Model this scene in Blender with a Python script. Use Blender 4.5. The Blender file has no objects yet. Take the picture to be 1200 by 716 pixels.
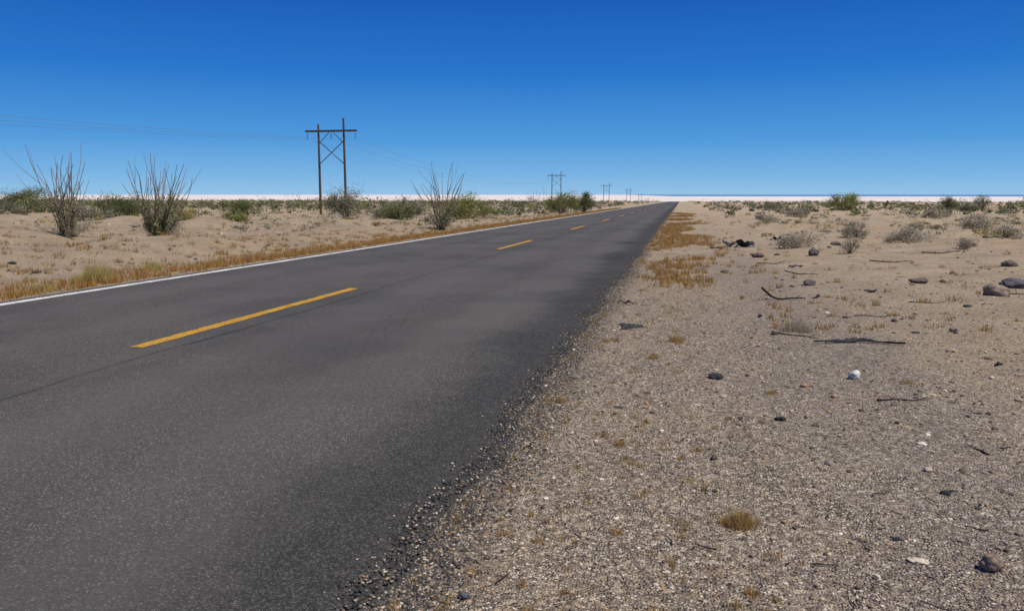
import bpy, math, random
import numpy as np
from mathutils import Vector, noise as mn
random.seed(7); rng=np.random.default_rng(11)
scene=bpy.context.scene
D=bpy.data
# ------------------------------------------------------------------ terrain
def sstep(t):
    t=min(1.0,max(0.0,t)); return t*t*(3-2*t)
def base(y):
    if y<600: return -0.0064*y
    return -3.84-10.0*sstep((y-600)/450.0)
RX0,RX1=-9.12,-1.015      # asphalt edges
def H(x,y):
    b=base(y)-0.035
    if x>RX1: d=x-RX1
    elif x<RX0: d=RX0-x
    else: return b
    if y>1000 : return b
    amp=0.22*min(1,d/9.0)*(1+min(2.0,max(0,y-60)/150.0))
    z=mn.noise(Vector((x*0.11,y*0.11,3.1)))*amp
    if y<90:
        f=min(1,d/0.5)
        z+=mn.noise(Vector((x*0.9,y*0.9,7.7)))*0.035*min(1,d/1.5)
        z+=mn.noise(Vector((x*3.7,y*3.7,1.7)))*0.014*f
        if x<RX0:
            g=sstep((d-1.0)/3.0)*(1-.9*sstep((y-36)/22))
            m=mn.noise(Vector((x*0.22+5,y*0.16,0.3)))
            z+=g*(max(0,m)*0.95+ abs(mn.noise(Vector((x*0.6,y*0.5,9.0))))*0.32+abs(mn.noise(Vector((x*1.5,y*1.3,4.0))))*0.10)-.25*sstep((d-2)/6)*sstep((y-30)/25)
        elif d>3:
            z+=0.30*max(0,mn.noise(Vector((x*0.25,y*0.2,4.4))))*sstep((d-3)/4)+.06*abs(mn.noise(Vector((x*0.8,y*0.7,2.4))))*sstep((d-2)/4)
    return b+z
# ------------------------------------------------------------------ mesh helpers
def build(name,V,F,mat,C=None,smooth=False,link=True,parent=None):
    V=np.asarray(V,dtype=np.float32); F=np.asarray(F,dtype=np.int32)
    k=F.shape[1]
    me=D.meshes.new(name)
    me.vertices.add(len(V)); me.vertices.foreach_set('co',V.ravel())
    me.loops.add(F.size); me.loops.foreach_set('vertex_index',F.ravel())
    me.polygons.add(len(F))
    me.polygons.foreach_set('loop_start',np.arange(0,F.size,k,dtype=np.int32))
    me.polygons.foreach_set('loop_total',np.full(len(F),k,dtype=np.int32))
    me.polygons.foreach_set('use_smooth',np.full(len(F),smooth,dtype=bool))
    me.update(calc_edges=True); me.validate()
    if C is not None:
        a=me.color_attributes.new('Col','FLOAT_COLOR','POINT')
        C4=np.ones((len(V),4),dtype=np.float32); C4[:,:3]=C
        a.data.foreach_set('color',C4.ravel())
    me.materials.append(mat)
    ob=D.objects.new(name,me)
    if link: scene.collection.objects.link(ob)
    if parent: ob.parent=parent
    return ob
class Acc:
    def __init__(s): s.V=[];s.F=[];s.C=[];s.n=0
    def add(s,V,F,C):
        V=np.asarray(V,float); F=np.asarray(F,int)
        C=np.broadcast_to(np.asarray(C,float),(len(V),3))
        s.V.append(V); s.F.append(F+s.n); s.C.append(C); s.n+=len(V)
    def make(s,name,mat,smooth=False,**k):
        return build(name,np.concatenate(s.V),np.concatenate(s.F),mat,np.concatenate(s.C),smooth,**k)
def tube(acc,pts,radii,col,n=5):
    pts=[Vector(p) for p in pts]; V=[];F=[]
    for i,p in enumerate(pts):
        t=(pts[min(i+1,len(pts)-1)]-pts[max(i-1,0)]).normalized()
        a=t.orthogonal().normalized() if i==0 else (a-t*a.dot(t)).normalized()
        b=t.cross(a)
        for j in range(n):
            th=2*math.pi*j/n
            V.append(p+(a*math.cos(th)+b*math.sin(th))*radii[i])
    for i in range(len(pts)-1):
        for j in range(n):
            q=(i*n+j,i*n+(j+1)%n,(i+1)*n+(j+1)%n,(i+1)*n+j)
            F.append((q[0],q[1],q[2])); F.append((q[0],q[2],q[3]))
    for j in range(1,n-1):
        F.append((0,j+1,j)); m=(len(pts)-1)*n; F.append((m,m+j,m+j+1))
    acc.add([tuple(v) for v in V],F,col)
def leaves(acc,P,size,C,flat=1.0):
    N=len(P); 
    a=rng.normal(size=(N,3)); a/=np.linalg.norm(a,axis=1,keepdims=True)
    b=rng.normal(size=(N,3)); b-=a*(a*b).sum(1,keepdims=True); b/=np.linalg.norm(b,axis=1,keepdims=True)
    s=np.asarray(size).reshape(-1,1)*np.ones((N,1))
    V=np.stack([P-a*s*.5-b*s*.25,P-a*s*.3+b*s*.35,P+a*s*.7],1).reshape(-1,3)
    F=np.arange(3*N).reshape(N,3)
    acc.add(V,F,np.repeat(C,3,0))
def blades(acc,P,h,w,lean,C):
    N=len(P); th=rng.uniform(0,2*np.pi,N); 
    d=np.stack([np.cos(th),np.sin(th),np.zeros(N)],1); ph=rng.uniform(0,2*np.pi,N)
    l=np.stack([np.cos(ph),np.sin(ph),np.zeros(N)],1)
    h=h.reshape(-1,1);w=np.asarray(w).reshape(-1,1);lean=lean.reshape(-1,1)
    up=np.array([0,0,1.0])
    tip=P+up*h+l*lean*h
    V=np.stack([P-d*w,P+d*w,tip],1).reshape(-1,3)
    acc.add(V,np.arange(3*N).reshape(N,3),np.repeat(C,3,0))
def ico(sub):
    import bmesh
    bm=bmesh.new(); bmesh.ops.create_icosphere(bm,subdivisions=sub,radius=1.0)
    V=np.array([v.co[:] for v in bm.verts]); F=np.array([[v.index for v in f.verts] for f in bm.faces]); bm.free(); return V,F
ICO1=ico(1); ICO2=ico(2); ICO4=ico(4)
def scatter(acc,T,P,S,C,jit=0.25):
    TV,TF=T; N=len(P); n=len(TV)
    th=rng.uniform(0,2*np.pi,N); c,s=np.cos(th)[:,None],np.sin(th)[:,None]
    V=TV[None]*(1+rng.uniform(-jit,jit,(N,n,1)))
    V=V*S[:,None,:]
    x=V[...,0]*c-V[...,1]*s; y=V[...,0]*s+V[...,1]*c
    V=np.stack([x,y,V[...,2]],2)+P[:,None,:]
    F=(TF[None]+(np.arange(N)*n)[:,None,None]).reshape(-1,3)
    acc.add(V.reshape(-1,3),F,np.repeat(C,n,0))
# ------------------------------------------------------------------ materials
class NT:
    def __init__(s,name):
        s.m=D.materials.new(name); s.m.use_nodes=True; s.t=s.m.node_tree; s.N=s.t.nodes; s.L=s.t.links
        s.b=s.N['Principled BSDF']
    def n(s,typ,**k):
        nd=s.N.new(typ)
        return nd
    def l(s,a,b): s.L.new(a,b)
    def noise(s,vec,scale,detail=3,rough=.6):
        nd=s.n('ShaderNodeTexNoise'); nd.inputs['Scale'].default_value=scale; nd.inputs['Detail'].default_value=detail
        nd.inputs['Roughness'].default_value=rough; s.l(vec,nd.inputs['Vector']); return nd.outputs['Fac']
    def math(s,op,a,b=None,c=None,clamp=False):
        nd=s.n('ShaderNodeMath'); nd.operation=op; nd.use_clamp=clamp
        for i,v in enumerate((a,b,c)):
            if v is None: continue
            if isinstance(v,(int,float)): nd.inputs[i].default_value=v
            else: s.l(v,nd.inputs[i])
        return nd.outputs[0]
    def ss(s,v,lo,hi,a=0.0,b=1.0):
        nd=s.n('ShaderNodeMapRange'); nd.interpolation_type='SMOOTHSTEP'
        s.l(v,nd.inputs[0]); 
        for i,q in zip((1,2,3,4),(lo,hi,a,b)): nd.inputs[i].default_value=q
        return nd.outputs[0]
    def mix(s,f,a,b,bt='MIX'):
        nd=s.n('ShaderNodeMix'); nd.data_type='RGBA'; nd.blend_type=bt
        for sk,v in ((nd.inputs[0],f),(nd.inputs[6],a),(nd.inputs[7],b)):
            if isinstance(v,(int,float)): sk.default_value=v
            elif isinstance(v,tuple): sk.default_value=(*v,1)
            else: s.l(v,sk)
        return nd.outputs[2]
    def ramp(s,f,stops,interp='LINEAR'):
        nd=s.n('ShaderNodeValToRGB'); r=nd.color_ramp; r.interpolation=interp
        while len(r.elements)<len(stops): r.elements.new(0.5)
        for e,(p,c) in zip(r.elements,stops): e.position=p; e.color=(*c,1)
        s.l(f,nd.inputs[0]); return nd.outputs[0]
    def vor(s,vec,scale,feature='F1'):
        nd=s.n('ShaderNodeTexVoronoi'); nd.feature=feature; nd.inputs['Scale'].default_value=scale; s.l(vec,nd.inputs['Vector']); return nd
    def sep(s,v):
        nd=s.n('ShaderNodeSeparateXYZ'); s.l(v,nd.inputs[0]); return nd.outputs
    def bump(s,h,strength,dist,prev=None):
        nd=s.n('ShaderNodeBump'); nd.inputs['Strength'].default_value=strength; nd.inputs['Distance'].default_value=dist
        s.l(h,nd.inputs['Height'])
        if prev is not None: s.l(prev,nd.inputs['Normal'])
        return nd.outputs[0]
    def done(s,col=None,rough=.9,normal=None,spec=.2):
        if col is not None:
            if isinstance(col,tuple): s.b.inputs['Base Color'].default_value=(*col,1)
            else: s.l(col,s.b.inputs['Base Color'])
        s.b.inputs['Roughness'].default_value=rough
        s.b.inputs['Specular IOR Level'].default_value=spec
        if normal is not None: s.l(normal,s.b.inputs['Normal'])
        return s.m
def mat_ground():
    t=NT('desert_ground'); v=t.n('ShaderNodeTexCoord').outputs['Object']; x,y,z=t.sep(v)
    n1=t.noise(v,.13,4); n2=t.noise(v,1.1,4); n3=t.noise(v,14,4,.7); n4=t.noise(v,.45,3)
    vo=t.vor(v,90); vr=t.sep(vo.outputs['Color'])[0]
    vo2=t.vor(v,36); vr2=t.sep(vo2.outputs['Color'])[0]
    peb=t.ramp(vr,[(0,(.05,.040,.031)),(.2,(.155,.122,.09)),(.42,(.30,.235,.165)),(.6,(.18,.15,.125)),(.8,(.38,.305,.215)),(1,(.68,.59,.46))])
    peb2=t.ramp(vr2,[(0,(.10,.075,.06)),(.8,(.16,.12,.09)),(.9,(.40,.31,.21)),(1,(.54,.46,.36))])
    big=t.ss(vr2,.66,.70); peb=t.mix(t.math('MULTIPLY',big,.55),peb,peb2)
    sand=t.ramp(n2,[(.3,(.325,.24,.148)),(.5,(.43,.325,.21)),(.7,(.53,.415,.28))])
    ora=t.ss(n1,.48,.62); sand=t.mix(t.math('MULTIPLY',ora,.5),sand,(.46,.30,.14))
    dk=t.ss(n4,.52,.68); sand=t.mix(t.math('MULTIPLY',dk,.5),sand,(.245,.19,.145))
    sand=t.mix(t.ss(n3,.35,.75,.0,.5),sand,(.20,.152,.107))
    spk=t.ss(vr,.66,.74); sand=t.mix(t.math('MULTIPLY',spk,.6),sand,peb)
    spd=t.ss(vr,.0,.10,.7,0); sand=t.mix(spd,sand,(.09,.07,.055))
    # compacted brown soil on the far side of the road
    lf=t.ss(x,-11.5,-9.2,.50,0); sand=t.mix(t.math('MULTIPLY',lf,t.ss(n4,.30,.58,1.0,.35)),sand,(.235,.18,.125))
    xo=t.math('ADD',x,t.math('MULTIPLY',t.math('SUBTRACT',n4,.5),3.0))
    g=t.ss(xo,1.3,3.6,1.0,0.30)
    gy=t.ss(y,6,24,1.0,.25)
    left=t.ss(x,-11.0,-9.5,0.1,1.0)
    gm=t.math('MULTIPLY',t.math('MULTIPLY',g,gy),left)
    gm=t.math('MULTIPLY',gm,t.ss(n2,.3,.5,.65,1.0))
    col=t.mix(gm,sand,peb)
    st=t.math('MULTIPLY',t.ss(xo,.45,.95),t.ss(xo,1.4,2.2,1,0))
    st=t.math('MULTIPLY',st,t.ss(y,14,34,1,0))
    col=t.mix(t.math('MULTIPLY',st,.42),col,t.mix(.5,peb,(.20,.165,.165)))
    e=t.math('ADD',x,t.math('MULTIPLY',t.math('SUBTRACT',n3,.5),.8))
    ed=t.math('MULTIPLY',t.ss(e,-1.05,-.66,1,0),t.ss(x,-1.8,-1.5)); col=t.mix(t.math('MULTIPLY',ed,.75),col,t.mix(.7,peb,(.045,.043,.042)))
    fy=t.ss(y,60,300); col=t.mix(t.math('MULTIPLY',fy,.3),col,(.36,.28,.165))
    h=t.math('MULTIPLY',vo.outputs['Distance'],-1); nb=t.bump(h,1.0,.013)
    nb=t.bump(n3,.8,.04,nb); nb=t.bump(n2,.7,.14,nb)
    return t.done(col,.95,nb,.1)
def mat_road(paint=None):
    t=NT('asphalt' if paint is None else paint+'_road_paint'); v=t.n('ShaderNodeTexCoord').outputs['Object']; x,y,z=t.sep(v)
    mp=t.n('ShaderNodeMapping'); mp.inputs['Scale'].default_value=(1,.12,1); t.l(v,mp.inputs[0]); vs=mp.outputs[0]
    ns=t.noise(vs,1.3,3); n1=t.noise(v,.35,3); n2=t.noise(v,3,4); n3=t.noise(v,45,4,.7)
    vo=t.vor(v,150); vr=t.sep(vo.outputs['Color'])[0]
    agg=t.ramp(vr,[(0,(.033,.030,.027)),(.4,(.064,.059,.053)),(.75,(.096,.090,.080)),(.93,(.14,.13,.115)),(.98,(.24,.22,.185)),(1,(.36,.33,.28))])
    col=t.mix(t.ss(ns,.3,.7,.0,.5),agg,(.098,.092,.083))
    col=t.mix(t.ss(n1,.40,.66,.0,.5),col,(.046,.043,.040))
    for cx in (-2.3,-3.9,-6.1,-7.7):
        dd=t.math('ABSOLUTE',t.math('SUBTRACT',x,cx)); col=t.mix(t.ss(dd,.1,.6,.16,0),col,(.135,.128,.117))
    xe=t.math('ADD',x,t.math('ADD',t.math('MULTIPLY',t.math('SUBTRACT',n2,.5),.7),t.math('MULTIPLY',t.math('SUBTRACT',n1,.5),.8)))
    col=t.mix(t.ss(xe,-2.0,-1.35,0,.66),col,t.mix(t.ss(vr,.5,.95,0,1),(.014,.014,.013),(.080,.075,.068)))
    w=t.math('MULTIPLY',t.math('SUBTRACT',t.noise(vs,2.2,3),.5),.35)
    se=t.math('ABSOLUTE',t.math('SUBTRACT',t.math('ADD',x,w),-4.62)); col=t.mix(t.ss(se,.006,.03,.55,0),col,(.018,.018,.018))
    if paint:
        pc={'yellow':(.58,.30,.02),'white':(.74,.73,.70)}[paint]
        pcol=t.mix(t.ss(n2,.35,.7,0,.35),pc,tuple(c*.72 for c in pc))
        wear=t.math('MULTIPLY',t.ss(n3,.48,.60),t.ss(n2,.35,.6,.35,.9))
        wear=t.math('MAXIMUM',wear,t.ss(vr,.86,.9,0,.6))
        col=t.mix(wear,pcol,col)
    nb=t.bump(t.math('MULTIPLY',vo.outputs['Distance'],-1),.6,.006); nb=t.bump(n3,.4,.006,nb)
    return t.done(col,.9,nb,.15)
def mat_attr(name,rough=.85,spec=.15,trans=0,bump=0,bs=60,plain=False):
    t=NT(name); a=t.n('ShaderNodeAttribute'); a.attribute_name='Col'
    if plain: col=a.outputs['Color']; nb=None
    else:
        v=t.n('ShaderNodeTexCoord').outputs['Object']; nz=t.noise(v,bs,3,.7)
        col=t.mix(t.ss(nz,.3,.75,0,.4),a.outputs['Color'],t.mix(1.0,a.outputs['Color'],(.55,.52,.5),'MULTIPLY'))
        nb=t.bump(nz,bump,.01) if bump else None
    m=t.done(col,rough,nb,spec)
    if trans:
        tr=t.n('ShaderNodeBsdfTranslucent'); t.l(col,tr.inputs['Color']); mx=t.n('ShaderNodeMixShader'); mx.inputs[0].default_value=trans
        out=t.N['Material Output']; t.l(t.b.outputs[0],mx.inputs[1]); t.l(tr.outputs[0],mx.inputs[2]); t.l(mx.outputs[0],out.inputs[0])
    return m
M_ground=mat_ground(); M_road=mat_road(); M_yel=mat_road('yellow'); M_whi=mat_road('white')
M_leaf=mat_attr('foliage',.7,.2,.3,plain=True); M_grass=mat_attr('dry_grass_blades',.8,.1,.3,plain=True); M_stone=mat_attr('stone',.85,.2,0,.5,45)
M_bark=mat_attr('weathered_bark',.9,.1,0,.6,50); M_rub=mat_attr('tire_rubber',.55,.35,0,.5,40)
M_wood=mat_attr('creosote_wood',.85,.15,0,.4,8); M_metal=mat_attr('line_hardware',.5,.4)
# ------------------------------------------------------------------ ground sheet
def axis(lo,hi,f0,f1,s,r):
    c=list(np.arange(f0,f1,s)); st=s; p=f1
    up=[]
    while p<hi: up.append(p); st*=1+r; p+=st
    up.append(hi)
    st=s;p=f0;dn=[]
    while p>lo: 
        st*=1+r; p-=st; dn.append(max(p,lo))
    return np.array(dn[::-1]+c+up)
xs=axis(-30000,30000,-1.3,5.0,.08,.025); ys=axis(-60,45000,1.5,9,.08,.018)
xs=np.unique(np.concatenate([xs,[RX0,RX0-.05,RX1,RX1+.04]]))
nx,ny=len(xs),len(ys); print('grid',nx,ny)
Z=np.empty((ny,nx),np.float32)
for j,yy in enumerate(ys):
    for i,xx in enumerate(xs): Z[j,i]=H(xx,yy)
XX,YY=np.meshgrid(xs,ys)
V=np.stack([XX,YY,Z],2).reshape(-1,3)
idx=np.arange(nx*ny).reshape(ny,nx)
F=np.stack([idx[:-1,:-1],idx[:-1,1:],idx[1:,1:],idx[1:,:-1]],2).reshape(-1,4)
build('ground',V,F,M_ground,smooth=True)
# ------------------------------------------------------------------ road
ry=axis(-60,1100,1.0,16,.04,.02)
def edgeR(y):
    a=mn.noise(Vector((0,y*.35,0)))*.10+mn.noise(Vector((3,y*1.3,0)))*.085+mn.noise(Vector((5,y*6,0)))*.05+mn.noise(Vector((5,y*19,0)))*.022
    return RX1+a
def edgeL(y): return RX0+mn.noise(Vector((9,y*.5,0)))*.04+mn.noise(Vector((9,y*3,0)))*.02
V=[];nc=0
for yy in ry:
    a,b=edgeL(yy),edgeR(yy); z=base(yy)
    cols=[(a-.03,z-.06),(a,z-.004),(a+.05,z),(-7,z+.0),(-5.03,z+.0),(-3,z+.0),(b-.16,z),(b-.05,z-.012),(b,z-.026),(b+.03,z-.06)]
    nc=len(cols); V+=[(c[0],yy,c[1]) for c in cols]
idx=np.arange(len(V)).reshape(-1,nc)
F=np.stack([idx[:-1,:-1],idx[:-1,1:],idx[1:,1:],idx[1:,:-1]],2).reshape(-1,4)
build('road',V,F,M_road,smooth=True)
def strip(x,w,y0,y1,V,F):
    n=max(2,int(min(60,(y1-y0)*10))); o=len(V)
    for i in range(n+1):
        y=y0+(y1-y0)*i/n; e=.008
        V.append((x-w/2+random.uniform(-e,e),y,base(y)+.004)); V.append((x+w/2+random.uniform(-e,e),y,base(y)+.004))
    for i in range(n): F.append((o+2*i,o+2*i+1,o+2*i+3,o+2*i+2))
V=[];F=[]
for k in range(-3,38): strip(-5.03,.15,6.56+15.5*k,6.56+15.5*k+5.2,V,F)
build('centre_line_marking',V,F,M_yel)
V=[];F=[]
for k in range(-12,120): strip(-8.84,.17,k*5,k*5+5,V,F)
build('edge_line_marking',V,F,M_whi)
# ------------------------------------------------------------------ salt flat and sea
t=NT('salt_crust'); v=t.n('ShaderNodeTexCoord').outputs['Object']; n=t.noise(v,.002,4); x_,y_,z_=t.sep(v)
M_salt=t.done(t.mix(t.ss(y_,4000,30000,0,.7),t.ramp(n,[(.35,(.56,.49,.45)),(.6,(.70,.65,.62))]),(.42,.46,.52)),.9,None,.1)  # distance haze painted into the salt colour: far crust fades to blue-grey
t=NT('sea_water'); v=t.n('ShaderNodeTexCoord').outputs['Object']; n=t.noise(v,.0008,4)
M_sea=t.done(t.ramp(n,[(.3,(.07,.19,.38)),(.7,(.12,.27,.45))]),.6,None,.2)
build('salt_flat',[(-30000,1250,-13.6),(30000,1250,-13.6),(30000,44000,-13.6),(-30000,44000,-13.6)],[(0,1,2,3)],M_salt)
build('sea',[(-60,6400,-13.3),(30000,5600,-13.3),(30000,44000,-13.3),(-3000,44000,-13.3)],[(0,1,2,3)],M_sea)
# ------------------------------------------------------------------ loose gravel
acc=Acc()
PAL=np.array([(.11,.085,.063),(.21,.16,.115),(.32,.245,.17),(.46,.37,.26),(.23,.185,.16),(.66,.58,.47),(.37,.25,.155),(.07,.065,.062)])
N=66000
y=np.exp(rng.uniform(math.log(1.6),math.log(16),N)); x=rng.uniform(-1.08,1,N); x=-1.06+(x+1.06)/2.06*(y*.62+3.2)
dens=rng.uniform(0,1,N)
keep=np.array([ (mn.noise(Vector((a*.8,b*.8,2)))*.6+.66)>c*(1 if a<2 else 1.4) for a,b,c in zip(x,y,dens)])
x,y=x[keep],y[keep]; N=len(x)
s=np.minimum(.0036*np.exp(rng.exponential(.29,N)),.014)*np.where(y>5,1.2,1)
S=np.stack([s*rng.uniform(.8,1.5,N),s*rng.uniform(.7,1.2,N),s*rng.uniform(.45,.85,N)],1)
z=np.array([H(a,b) for a,b in zip(x,y)])+S[:,2]*.35
C=PAL[rng.choice(8,N,p=[.13,.19,.2,.13,.13,.09,.07,.06])]*rng.uniform(.75,1.2,(N,1))
scatter(acc,ICO1,np.stack([x,y,z],1),S,C,.2)
N=20000; y=np.exp(rng.uniform(math.log(1.5),math.log(24),N)); x=np.array([edgeR(b) for b in y])+rng.normal(.06,.10,N)
s=rng.uniform(.0025,.0075,N); S=np.stack([s*1.2,s,s*.7],1)
z=np.array([max(H(a,b),base(b)-.002 if a<edgeR(b)-.05 else (base(b)-.014 if a<edgeR(b) else -9)) for a,b in zip(x,y)])+s*.3
C=np.array([(.045,.044,.042)])*rng.uniform(.5,2.0,(N,1)); wsel=rng.uniform(0,1,N)<.35; C[wsel]=PAL[rng.integers(0,7,wsel.sum())]*.85
scatter(acc,ICO1,np.stack([x,y,z],1),S,C,.25)
acc.make('gravel',M_stone)
acc=Acc(); N=1500
y=np.exp(rng.uniform(math.log(4.0),math.log(80),N)); x=-.4+rng.uniform(0,1,N)**.7*(y*.62+4)
s=np.minimum(.012*np.exp(rng.exponential(.45,N)),.013+.0028*y); S=np.stack([s*rng.uniform(.9,1.6,N),s,s*rng.uniform(.35,.8,N)],1)
z=np.array([H(a,b) for a,b in zip(x,y)])+S[:,2]*.25
C=PAL[rng.choice(8,N,p=[.22,.22,.13,.06,.12,.05,.08,.12])]*rng.uniform(.6,1.1,(N,1))
scatter(acc,ICO1,np.stack([x,y,z],1),S,C,.22)
N=700; y=np.exp(rng.uniform(math.log(12),math.log(75),N)); x=-10.5-rng.uniform(0,1,N)*y*.8
s=np.minimum(.02*np.exp(rng.exponential(.5,N)),.09); S=np.stack([s*1.2,s,s*.6],1)
z=np.array([H(a,b) for a,b in zip(x,y)])+S[:,2]*.2
C=PAL[rng.choice(8,N)]*rng.uniform(.5,.9,(N,1)); scatter(acc,ICO1,np.stack([x,y,z],1),S,C,.2)
acc.make('scattered_stones',M_stone)
def rock(x,y,w,h,col,seed,name='rock'):
    V,F=ICO4; out=[]
    for p in V:
        q=Vector(p)+Vector((seed*3.3,seed,0)); r=1+.35*mn.noise(q*.9)+.18*mn.noise(q*2.3)+.08*mn.noise(q*6)
        cell=mn.voronoi(Vector(p)*1.1+Vector((seed,0,0)))[0][0]; r-=.13*cell
        out.append(Vector(p)*r)
    A=np.array([tuple(o) for o in out])*np.array([w/2,w*.38,h*.62])
    A+=np.array([x,y,H(x,y)+h*.30])
    nz=np.array([mn.noise(o*2.0) for o in out])[:,None]
    C=np.array(col)[None]*(1+.45*nz)
    return build(name,A,F,M_stone,C,True)
for i,(x,y,w,h,c) in enumerate([
 (.32,6.53,.12,.05,(.04,.04,.045)),(1.39,6.63,.10,.08,(.58,.55,.51)),(4.42,12.4,.36,.21,(.24,.19,.15)),(5.37,14.4,.44,.18,(.10,.095,.10)),
 (1.21,3.22,.085,.07,(.22,.16,.12)),(.96,3.25,.075,.015,(.55,.46,.36)),(2.16,14.1,.22,.11,(.13,.11,.10)),(3.29,21.1,.24,.22,(.12,.10,.10)),
 (3.99,14.6,.28,.10,(.12,.09,.08)),(.68,5.32,.08,.03,(.035,.035,.04)),(-.73,2.63,.045,.025,(.09,.09,.10)),(1.3,4.35,.05,.02,(.4,.33,.25)),
 (.9,16.3,.16,.08,(.16,.12,.10)),(2.9,9.2,.10,.05,(.2,.16,.14)),(.35,5.9,.06,.025,(.45,.38,.3)),(1.28,4.0,.05,.02,(.03,.03,.035)),(.93,3.45,.04,.012,(.03,.03,.035)),
 (1.9,20.5,.26,.12,(.10,.085,.08)),(6.8,18.5,.3,.14,(.14,.11,.09)),(2.2,26.5,.3,.16,(.13,.1,.09)),(4.6,25.5,.3,.13,(.12,.10,.09)),(3.1,6.2,.10,.03,(.06,.055,.05))]):
    rock(x,y,w,h,c,i+1)
# ------------------------------------------------------------------ dry grass
STRAW=np.array([(.50,.30,.10),(.43,.235,.075),(.55,.38,.15),(.33,.185,.07),(.58,.45,.22)])
def tufts(acc,cent,R,Hh,nb,pal,w=.0022,lean=.7):
    for (x,y),r,h,n in zip(cent,R,Hh,nb):
        n=int(n); z0=H(x,y)
        a=rng.uniform(0,2*np.pi,n); q=np.sqrt(rng.uniform(0,1,n))*r*.75
        P=np.stack([x+q*np.cos(a),y+q*np.sin(a),np.full(n,z0-.004)],1)
        k=np.clip(1-(q/r)**2*.6,.2,1)
        C=pal[rng.integers(0,len(pal),n)]*rng.uniform(.55,1.15,(n,1))
        blades(acc,P,h*rng.uniform(.45,1.05,n)*k,np.full(n,w),rng.uniform(0,lean,n),C)
def dry_tuft(x,y,r,h,n,pal=STRAW,w=.0016,lean=.9,name='dry_grass_tuft'):
    acc=Acc(); tufts(acc,[(x,y)],[r],[h],[n],pal,w,lean)
    if r>.05: tufts(acc,[(x+random.gauss(0,r*.7),y+random.gauss(0,r*.7)) for _ in range(4)],[r*.5]*4,[h*.6]*4,[n*.25]*4,pal,w,lean)
    acc.make(name,M_grass)
for a in [(.30,3.46,.095,.085,560),(.29,2.85,.035,.05,130),(-.23,3.3,.035,.04,120),(-.80,5.5,.06,.07,160),(-.31,4.59,.05,.06,160),(.14,4.55,.05,.04,120),
          (0.0,8.2,.10,.12,250),(1.27,9.07,.16,.22,280),(1.75,6.5,.07,.06,120),(.72,6.1,.06,.05,120),(.0,3.05,.04,.02,100),(-.2,7.2,.07,.07,150),(-.7,8.0,.07,.06,130)]:
    dry_tuft(*a,pal=(STRAW if a[0]!=1.27 else np.array([(.48,.40,.27),(.38,.31,.22)])))
acc=Acc()
n=460; y=np.exp(rng.uniform(math.log(2.4),math.log(24),n)); x=np.clip(rng.normal(-.35,.45,n),-.95,1.4)
tufts(acc,np.stack([x,y],1),rng.uniform(.012,.05,n)*(1+y*.04),rng.uniform(.012,.05,n)*(1+y*.04),rng.integers(12,50,n),STRAW,.0018)
n=3400; y=13+rng.uniform(0,1,n)**.8*75; x=-.05+rng.normal(0,.6,n)*np.clip(y/22,.6,1.3)
m=(x>-.98)&(np.array([mn.noise(Vector((a*.5,b*.16,6))) for a,b in zip(x,y)])>-.14); x,y=x[m],y[m]; n=len(x)
tufts(acc,np.stack([x,y],1),rng.uniform(.08,.22,n),rng.uniform(.05,.19,n),np.full(n,30),STRAW*np.array([1,.93,.8]),.006)
n=4200; y=3+rng.uniform(0,1,n)**1.2*130; x=-9.45-np.abs(rng.normal(0,.5,n))
tufts(acc,np.stack([x,y],1),rng.uniform(.07,.2,n),rng.uniform(.05,.22,n),np.full(n,30),STRAW*np.array([1,.90,.78]),.005)
n=1600; y=np.exp(rng.uniform(math.log(9),math.log(100),n)); x=-10.2-rng.exponential(5,n)
tufts(acc,np.stack([x,y],1),rng.uniform(.06,.2,n),rng.uniform(.05,.2,n),np.full(n,26),STRAW*.9,.006)
n=420; y=np.exp(rng.uniform(math.log(9),math.log(90),n)); x=.8+rng.uniform(0,1,n)*(y*.6)
tufts(acc,np.stack([x,y],1),rng.uniform(.04,.16,n),rng.uniform(.03,.14,n),np.full(n,26),STRAW*.95,.006)
acc.make('dry_grass',M_grass)
YG=np.array([(.50,.40,.12),(.43,.36,.12),(.58,.47,.18)])
for x,y,r,h,n in [(-9.9,12.0,.28,.42,900),(-10.3,12.6,.25,.3,500),(-9.7,10.6,.2,.2,400),(-10.4,14.2,.25,.25,500)]:
    dry_tuft(x,y,r,h,n,YG,.003,.6)
acc=Acc()
for i in range(300):
    y=math.exp(random.uniform(math.log(2.3),math.log(30))); x=-.7+random.random()**.8*(y*.55+2); a=random.uniform(0,3.14); L=random.uniform(.02,.10)*(1+y*.06); r=random.uniform(.0012,.003)*(1+y*.05)
    z=H(x,y)+r; c=random.choice([(.06,.045,.035),(.2,.15,.10),(.03,.026,.023)]); pts=[]
    for j in range(4):
        f=j/3-.5; pts.append((x+math.cos(a)*L*f+random.gauss(0,.06*L),y+math.sin(a)*L*f,z+random.random()*.12*L+.004))
    tube(acc,pts,[r,r,r*.8,r*.5],c,4)
acc.make('twigs',M_bark)
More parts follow.
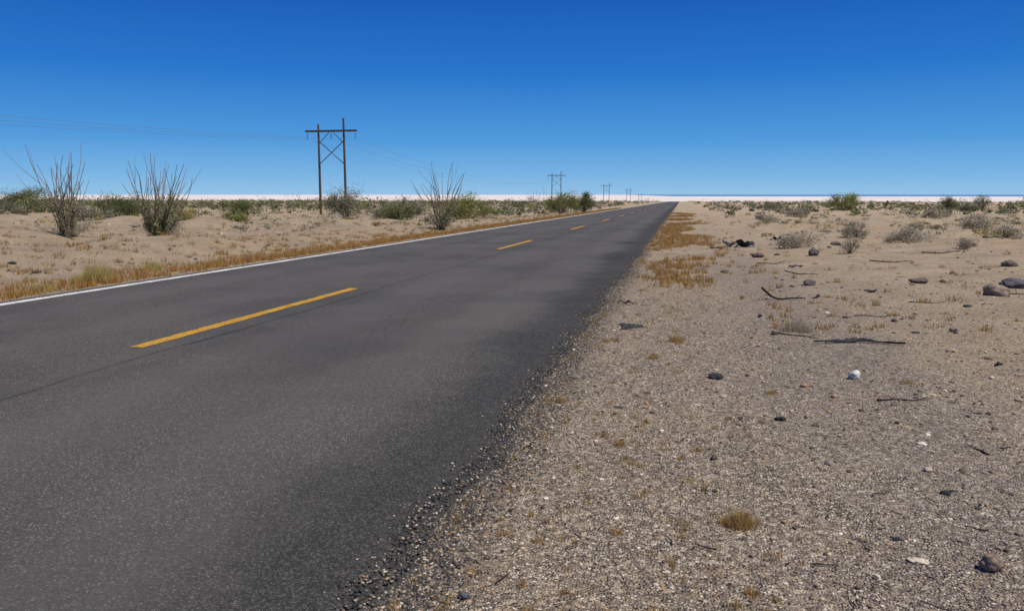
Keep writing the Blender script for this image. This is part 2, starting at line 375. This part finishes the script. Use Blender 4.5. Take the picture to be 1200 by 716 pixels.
# ------------------------------------------------------------------ bushes
GREEN=np.array([(.13,.155,.055),(.17,.19,.07),(.10,.12,.045),(.22,.22,.09)])
LIME=np.array([(.25,.265,.075),(.20,.225,.065),(.31,.30,.10)])
GREY=np.array([(.42,.36,.26),(.32,.275,.20),(.50,.43,.31)])
SAGE=np.array([(.25,.24,.15),(.19,.19,.12),(.32,.29,.19)])
def bush_into(acc,x,y,w,h,pal,nl,ls,stems=True,k=18,zoff=0):
    z0=H(x,y)-.03+zoff
    cs=[]
    for i in range(k):
        a=random.uniform(0,6.283); q=math.sqrt(random.random())*.42*w; f=random.uniform(.25,.85)
        top=h*(1-(q/(.5*w))**2*.55)
        cs.append((q*math.cos(a),q*math.sin(a),top*f))
    cs=np.array(cs)
    if stems:
        for c in cs:
            mid=(x+c[0]*.45,y+c[1]*.45,z0+c[2]*.55)
            r=.010*h+.003; tube(acc,[(x+c[0]*.08,y+c[1]*.08,z0),mid,(x+c[0],y+c[1],z0+c[2])],[r,r*.7,r*.35],(.16,.125,.09),4)
            for _ in range(2):
                e=c+np.array([random.gauss(0,.12*w),random.gauss(0,.12*w),random.uniform(.1,.35)*h])
                tube(acc,[(x+c[0]*.6,y+c[1]*.6,z0+c[2]*.65),(x+e[0],y+e[1],z0+e[2])],[r*.4,r*.15],(.19,.15,.11),3)
    ci=rng.integers(0,k,nl); sg=np.array([w*.085,w*.085,h*.11])
    P=cs[ci]+rng.normal(size=(nl,3))*sg*rng.uniform(.6,1.5,(k,1))[ci]
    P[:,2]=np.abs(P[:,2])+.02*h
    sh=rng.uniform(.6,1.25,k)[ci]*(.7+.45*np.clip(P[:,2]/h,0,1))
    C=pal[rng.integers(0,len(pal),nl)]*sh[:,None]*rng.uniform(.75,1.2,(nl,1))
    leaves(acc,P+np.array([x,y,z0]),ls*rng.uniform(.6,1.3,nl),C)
def bush(x,y,w,h,pal,nl=5000,ls=.04,name='desert_bush',k=20):
    acc=Acc(); bush_into(acc,x,y,w,h,pal,nl,ls,True,k); acc.make(name,M_leaf)
for a in [(-27.0,62,4.0,2.6,SAGE*.85,6500,.10),(-24,69,3.0,2.0,SAGE,4000,.10),(-15.6,58,3.6,2.1,LIME,6500,.09),(-18.5,66,3.0,1.9,LIME,4000,.10),
          (-44,56,3.4,2.2,GREEN,5000,.10),(-35.5,50,1.8,1.0,SAGE,3000,.08),(-27,45,1.6,1.0,LIME,3000,.07),(-41,51,1.6,1.0,SAGE,2000,.07),
          (-12.6,86,3.7,2.7,LIME,6500,.11),(-10.9,92,2.8,2.5,GREEN,5000,.11),(-14.3,97,2.6,1.8,GREEN,3500,.11),
          (-60,62,4.6,2.3,GREEN,5500,.12),(-22,58,2.6,1.6,SAGE,4000,.08),(-52,54,2.8,1.7,SAGE,4000,.1),(-70,75,6.0,2.9,GREEN,6500,.13),
          (-20,55,2.4,1.5,GREEN,4000,.09),(-36,43,1.8,1.1,SAGE,2600,.08),(-50,66,3.2,2.2,GREEN,4000,.10),(-42.5,72,2.6,1.7,GREEN,3500,.10),
          (-19.2,27,1.3,1.0,SAGE,2400,.05),(-22.5,33,1.6,.8,YG*.7,2200,.06)]:
    bush(*a)
for a in [(7.68,29.8,1.5,.62,GREY,4200,.04),(7.0,34.3,1.15,.7,GREY,3000,.045),(4.3,21.9,.5,.5,GREY,900,.03),(3.3,24.2,1.2,.5,GREY,2600,.04),(7.56,23.7,.6,.35,GREY,1500,.035),
          (12.9,35.6,1.2,.6,GREY,2500,.05),(14.5,44,1.6,.8,GREY,2500,.06),(22.2,118,4.4,2.6,LIME,6000,.14),(36,120,2.8,1.9,GREEN,3500,.13),(5.2,52,1.5,.7,GREY,2000,.06),
          (31,97,2.4,1.2,SAGE,2500,.12),(9.5,70,2.0,.9,GREY,2000,.08),(19,66,2.0,.9,GREY,2200,.08),(12.5,115,3.0,1.3,SAGE,2500,.13),(44,105,3.0,1.3,LIME,2500,.13)]:
    bush(*a)
acc=Acc()
for i in range(3000):
    y=70*math.exp(random.random()**.8*2.15); side=random.random()
    if side<.62: x=-12-random.random()*(y*.95)
    else: x=4+random.random()*(y*.62)
    left=x<0
    if not left and random.random()<.35: continue
    if y<100 and random.random()<.45: continue
    if abs(x+37)<4 and y<90: continue
    h=random.uniform(.4,1.5)*(1.1 if left else .95); 
    if random.random()<.08: h*=1.6
    w=h*random.uniform(1.2,2.4); r=random.random()
    pal=GREEN if r<(.4 if left else .35) else SAGE if r<.8 else LIME if r<.88 else GREY
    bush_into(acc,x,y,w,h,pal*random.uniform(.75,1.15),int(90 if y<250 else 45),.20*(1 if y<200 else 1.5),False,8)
for i in range(500):
    y=math.exp(random.uniform(math.log(30),math.log(90))); x=(-12-random.random()*y*.9) if random.random()<.6 else (3+random.random()*y*.6)
    h=random.uniform(.15,.5); bush_into(acc,x,y,h*2.2,h,random.choice([SAGE,GREY,GREY,YG*.75]),160,.06,False,7)
acc.make('desert_scrub',M_leaf)
acc=Acc(); x,y=36.1,108; z=H(x,y)
for i in range(7):
    a=i*.9; e=(x+math.cos(a)*.8,y+math.sin(a)*.8,z+1.5+random.random()*.5); tube(acc,[(x,y,z-.1),(x+math.cos(a)*.3,y+math.sin(a)*.3,z+.8),e],[.06,.04,.015],(.16,.125,.09),4)
bush_into(acc,x,y,2.2,1.6,SAGE,1500,.10,False,16,.7)
acc.make('desert_bush',M_leaf)
# ------------------------------------------------------------------ ocotillo
def ocotillo(x,y,h,spread,n,leafy,seed):
    random.seed(seed); acc=Acc(); z0=H(x,y)-.05
    for i in range(n):
        az=i*2.399+random.uniform(-.5,.5); tilt=spread*math.sqrt(random.uniform(.02,1)); L=h*random.uniform(.45,1.08)*(1.02-.10*tilt)
        pts=[];rad=[];m=10; bx=random.uniform(0,.12); wob=random.uniform(0,6); cv=random.uniform(-.3,.5); wa=random.uniform(.02,.065)
        for j in range(m+1):
            f=j/m; r=bx+L*math.sin(tilt)*(f+cv*f*(1-f))+wa*h*math.sin(wob+f*5)*f
            sd=wa*h*math.cos(wob*1.7+f*4.3)*f
            pts.append((x+math.cos(az)*r-math.sin(az)*sd,y+math.sin(az)*r+math.cos(az)*sd,z0+L*math.cos(tilt*.9)*f))
            rad.append(.015*(1-.72*f)*(h/2.6)+.0018)
        c=np.array([.20,.155,.12])*random.uniform(.7,1.25)
        tube(acc,pts,rad,c,5)
        for _ in range(random.choice([0,1,1,2])):
            j=random.randint(3,7); p=Vector(pts[j]); d=(Vector(pts[-1])-p); s=Vector((random.gauss(0,.10),random.gauss(0,.10),random.gauss(0,.04)))*h
            tube(acc,[p,p+d*.5+s*.65,p+d*.9+s],[rad[j]*.8,rad[j]*.5,rad[j]*.25],c,4)
        for j in range(46):
            f=random.uniform(.08,.98)*m; a=int(f); b=min(a+1,m); p=Vector(pts[a]).lerp(Vector(pts[b]),f-a)
            q=p+Vector((random.gauss(0,1),random.gauss(0,1),random.gauss(0,.5))).normalized()*.03
            tube(acc,[p,q],[.003,.001],c*.8,3)
        nl=int(leafy*random.uniform(.2,1)); 
        if nl:
            A=np.array(pts); f=rng.uniform(.03,.6,nl)*m; a=f.astype(int); P=A[a]+(A[np.minimum(a+1,m)]-A[a])*(f-a)[:,None]
            P+=rng.normal(0,.035,(nl,3)); leaves(acc,P,rng.uniform(.025,.06,nl),SAGE[rng.integers(0,3,nl)]*rng.uniform(.6,1.2,(nl,1))*np.array([.95,1,.7]))
    acc.make('ocotillo',M_bark)
ocotillo(-17.3,19.9,2.75,.27,22,110,1)
ocotillo(-13.8,19.2,2.25,.50,30,300,2)
ocotillo(-10.75,35.3,3.2,.58,26,150,3)
ocotillo(-11.6,78,2.6,.6,14,60,4)
ocotillo(-17.0,95,3.0,.5,12,50,5)
random.seed(21)
bush(-14.0,19.4,1.2,.8,SAGE,2400,.035); bush(-17.4,20.3,1.1,.6,SAGE,1600,.035); bush(-10.9,35.2,1.4,1.0,SAGE,2200,.05)
# ------------------------------------------------------------------ debris
def branch(x,y,L,ang,seed,name='dead_branch',arch=.12,r=.012,col=(.07,.055,.045)):
    random.seed(seed); acc=Acc(); pts=[];n=10; dx,dy=math.cos(ang),math.sin(ang)
    for i in range(n+1):
        f=i/n-.5; o=math.sin(i*.9+seed)*.04*L; px,py=x+dx*f*L-dy*o,y+dy*f*L+dx*o
        pts.append((px,py,H(px,py)+r*.7+arch*L*(abs(f)*2)**2*(.5+.5*math.sin(seed+f*3))))
    rad=[r*(1-.6*i/n)*random.uniform(.85,1.15) for i in range(n+1)]
    tube(acc,pts,rad,col,7)
    for j in (3,6,8):
        p=Vector(pts[j]); q=p+Vector((random.gauss(0,.12),random.gauss(0,.12),random.uniform(0,.12)))*L; tube(acc,[p,(p+q)/2+Vector((0,0,.02*L)),q],[rad[j]*.6,rad[j]*.45,rad[j]*.15],col,5)
    acc.make(name,M_bark,True)
BK=(.035,.029,.025)
branch(1.49,12.0,.62,.1,3,arch=.28,r=.018,col=BK); branch(1.58,5.97,.36,.15,5,'twig',.08,.007,BK); branch(1.68,4.8,.2,1.9,7,'twig',.1,.006,BK)
branch(-.37,3.24,.09,-.5,8,'twig',.1,.003,(.3,.22,.15)); branch(2.3,16,.7,.4,9,r=.012,col=BK); branch(5.2,13.2,1.0,-.2,11,arch=.04,r=.010); branch(2.4,10.5,.5,.1,12,arch=.03,r=.008,col=BK)
branch(4.6,19,.9,.1,14,arch=.05,r=.014,col=BK); branch(1.22,8.75,.5,-.5,15,'twig',.03,.008,BK); branch(3.4,8.2,.45,.6,17,'twig',.06,.007,BK); branch(2.0,18.5,.6,-.3,18,arch=.12,r=.014,col=BK)
branch(3.3,11.6,.5,-.7,19,'twig',.08,.008,BK); branch(6.5,22,1.0,.3,20,arch=.1,r=.016,col=BK)
def shred(x,y,L,w,ang,seed,curl=.1,name='tire_shred'):
    random.seed(seed); n=26; V=[];F=[]; dx,dy=math.cos(ang),math.sin(ang); th=.012
    for i in range(n+1):
        f=i/n-.5; o=math.sin(f*5+seed)*.12*L; ww=w*(.6+.5*random.random())*(1-abs(f)**3*5)
        px,py=x+dx*f*L-dy*o,y+dy*f*L+dx*o; z=H(px,py)+.004+curl*(math.sin(f*7+seed)**2)*.5
        tz=math.sin(f*6+seed*2)*.6
        for s in (-1,1):
            for k in (0,1): V.append((px-dy*s*ww/2,py+dx*s*ww/2,z+s*tz*ww*.5*.8+abs(tz)*ww*.4+k*th))
    for i in range(n):
        a=4*i;b=a+4
        F+=[(a,a+2,b+2),(a,b+2,b),(a+1,b+1,b+3),(a+1,b+3,a+3),(a,b,b+1),(a,b+1,a+1),(a+2,a+3,b+3),(a+2,b+3,b+2)]
    F+=[(0,1,3),(0,3,2),(4*n,4*n+2,4*n+3),(4*n,4*n+3,4*n+1)]
    build(name,V,F,M_rub,np.full((len(V),3),.018),False)
shred(1.78,8.4,.85,.06,-.12,1,.03); shred(1.75,25.3,.95,.38,.1,2,.24); shred(1.9,24.9,.6,.25,.5,3,.14); shred(-.69,11.08,.24,.05,.3,4,.06)
shred(2.0,12.3,.4,.03,1.0,6,.05); shred(1.06,24.2,.4,.12,.3,8,.04); shred(3.5,31,.5,.2,.3,9,.12); shred(.45,19.5,.25,.06,.8,10,.04)
shred(2.9,13.0,.22,.06,.4,11,.04); shred(1.0,10.2,.14,.04,1.2,12,.02); shred(2.7,7.4,.10,.03,.5,13,.015); shred(2.4,17.5,.3,.08,-.4,14,.06)
acc=Acc(); N=500; a=rng.uniform(0,6.28,N); q=np.sqrt(rng.uniform(0,1,N))*.17; q*=(.75+.3*np.sin(a*3+1)); P=np.stack([-.53+q*np.cos(a),9.06+q*np.sin(a)*1.6,np.zeros(N)],1)
P[:,2]=[H(p[0],p[1])+.012*(1-k/.17) for p,k in zip(P,q)]; s=rng.uniform(.006,.016,N)
scatter(acc,ICO1,P,np.stack([s,s,s*.7],1),np.full((N,3),.05)*rng.uniform(.5,1.5,(N,1)),.2); acc.make('asphalt_crumbs',M_stone)
# ------------------------------------------------------------------ power poles
WOOD=(.10,.065,.045); PH=9.5; ARM=8.7; parts={}
def P(name,fn,mat):
    acc=Acc(); fn(acc); ob=acc.make(name,mat,link=False); parts[name]=ob.data; D.objects.remove(ob)
P('pole_1',lambda a:tube(a,[(-1.45,0,-.6),(-1.43,0,5),(-1.42,0,PH-.1)],[.145,.125,.10],WOOD,10),M_wood)
P('pole_2',lambda a:tube(a,[(1.45,0,-.6),(1.43,0,5),(1.42,0,PH+.5)],[.145,.125,.10],WOOD,10),M_wood)
def box(a,x0,x1,y0,y1,z0,z1,c):
    V=[(x,y,z) for x in(x0,x1) for y in(y0,y1) for z in(z0,z1)]
    Q=[(0,1,3,2),(4,6,7,5),(0,4,5,1),(2,3,7,6),(0,2,6,4),(1,5,7,3)]
    a.add(V,[t for q in Q for t in ((q[0],q[1],q[2]),(q[0],q[2],q[3]))],c)
def arms(a): box(a,-2.85,2.85,-.21,-.13,ARM-.09,ARM+.09,WOOD); box(a,-2.85,2.85,.13,.21,ARM-.09,ARM+.09,WOOD)
P('crossarm',arms,M_wood)
P('brace_1',lambda a:tube(a,[(-1.4,.19,7.6),(1.4,.19,5.2)],[.045,.045],WOOD,6),M_wood)
P('brace_2',lambda a:tube(a,[(1.4,-.19,7.6),(-1.4,-.19,5.2)],[.045,.045],WOOD,6),M_wood)
P('brace_3',lambda a:(tube(a,[(-1.4,.0,7.4),(-.2,.0,ARM-.1)],[.035,.035],WOOD,6),tube(a,[(1.4,.0,7.4),(.2,.0,ARM-.1)],[.035,.035],WOOD,6)),M_wood)
def ins(a):
    for x in (-2.7,0,2.7):
        tube(a,[(x,0,ARM-.09),(x,0,ARM-.85)],[.02,.02],(.2,.2,.2),5)
        for k in range(5):
            z=ARM-.25-k*.12; tube(a,[(x,0,z+.03),(x,0,z),(x,0,z-.03)],[.03,.08,.04],(.16,.10,.07),8)
P('insulator',ins,M_metal)
poles=[(-36.1,-98),(-36.1,79.5),(-38.3,250),(-38.5,425),(-38,600),(-38,775),(-38,940)]
for (x,y) in poles:
    e=D.objects.new('utility_pole',None); e.location=(x,y,H(x,y)-.0); scene.collection.objects.link(e)
    for nme,me in parts.items():
        o=D.objects.new(nme,me); o.parent=e; scene.collection.objects.link(o)
acc=Acc()
for (a,b) in zip(poles[:-1],poles[1:]):
    for dx in (-2.7,0,2.7):
        p=Vector((a[0]+dx,a[1],H(*a)+ARM-.86)); q=Vector((b[0]+dx,b[1],H(*b)+ARM-.86)); pts=[]
        for i in range(31):
            f=i/30; r=p.lerp(q,f); r.z-=4*3.0*f*(1-f); pts.append(r)
        tube(acc,pts,[.010]*31,(.16,.17,.19),4)
acc.make('power_line',M_metal)
# ------------------------------------------------------------------ light
EL,AZ=math.radians(58),math.radians(108)
sd=Vector((math.cos(EL)*math.sin(AZ),math.cos(EL)*math.cos(AZ),math.sin(EL)))
L=D.lights.new('sun','SUN'); L.energy=4.9; L.angle=math.radians(.53); L.color=(1,.955,.88)
so=D.objects.new('sun',L); so.rotation_euler=sd.to_track_quat('Z','Y').to_euler(); scene.collection.objects.link(so)
w=D.worlds.new('World'); scene.world=w; w.use_nodes=True; wt=w.node_tree
sky=wt.nodes.new('ShaderNodeTexSky'); sky.sky_type='NISHITA'; sky.sun_disc=False; sky.sun_elevation=EL; sky.sun_rotation=AZ
sky.altitude=0; sky.air_density=1.0; sky.dust_density=.3; sky.ozone_density=2.0
tc=wt.nodes.new('ShaderNodeTexCoord'); sp=wt.nodes.new('ShaderNodeSeparateXYZ'); wt.links.new(tc.outputs['Generated'],sp.inputs[0])
rp=wt.nodes.new('ShaderNodeValToRGB'); wt.links.new(sp.outputs[2],rp.inputs[0])
st=[(0,(.29,.54,.80)),(.025,(.17,.44,.77)),(.065,(.065,.31,.71)),(.14,(.012,.175,.60)),(.24,(.002,.090,.445)),(.6,(.010,.055,.25)),(1,(.015,.05,.20))]
while len(rp.color_ramp.elements)<len(st): rp.color_ramp.elements.new(.5)
for e,(p,c) in zip(rp.color_ramp.elements,st): e.position=p; e.color=(*c,1)
sc=wt.nodes.new('ShaderNodeVectorMath'); sc.operation='SCALE'; sc.inputs['Scale'].default_value=10.0; wt.links.new(rp.outputs[0],sc.inputs[0])
mx=wt.nodes.new('ShaderNodeMix'); mx.data_type='RGBA'; mx.inputs[0].default_value=.96
wt.links.new(sky.outputs[0],mx.inputs[6]); wt.links.new(sc.outputs[0],mx.inputs[7])
bg=wt.nodes['Background']; wt.links.new(mx.outputs[2],bg.inputs[0]); bg.inputs[1].default_value=.10
# ------------------------------------------------------------------ camera
cam=D.cameras.new('camera'); cam.sensor_width=36; cam.lens=28; cam.clip_start=.05; cam.clip_end=90000
co=D.objects.new('camera',cam); co.location=(0,0,1.4); co.rotation_euler=(math.radians(90-7.93),0,math.radians(11.87))
scene.collection.objects.link(co); scene.camera=co
scene.view_settings.view_transform='Standard'; scene.view_settings.look='None'; scene.view_settings.exposure=0
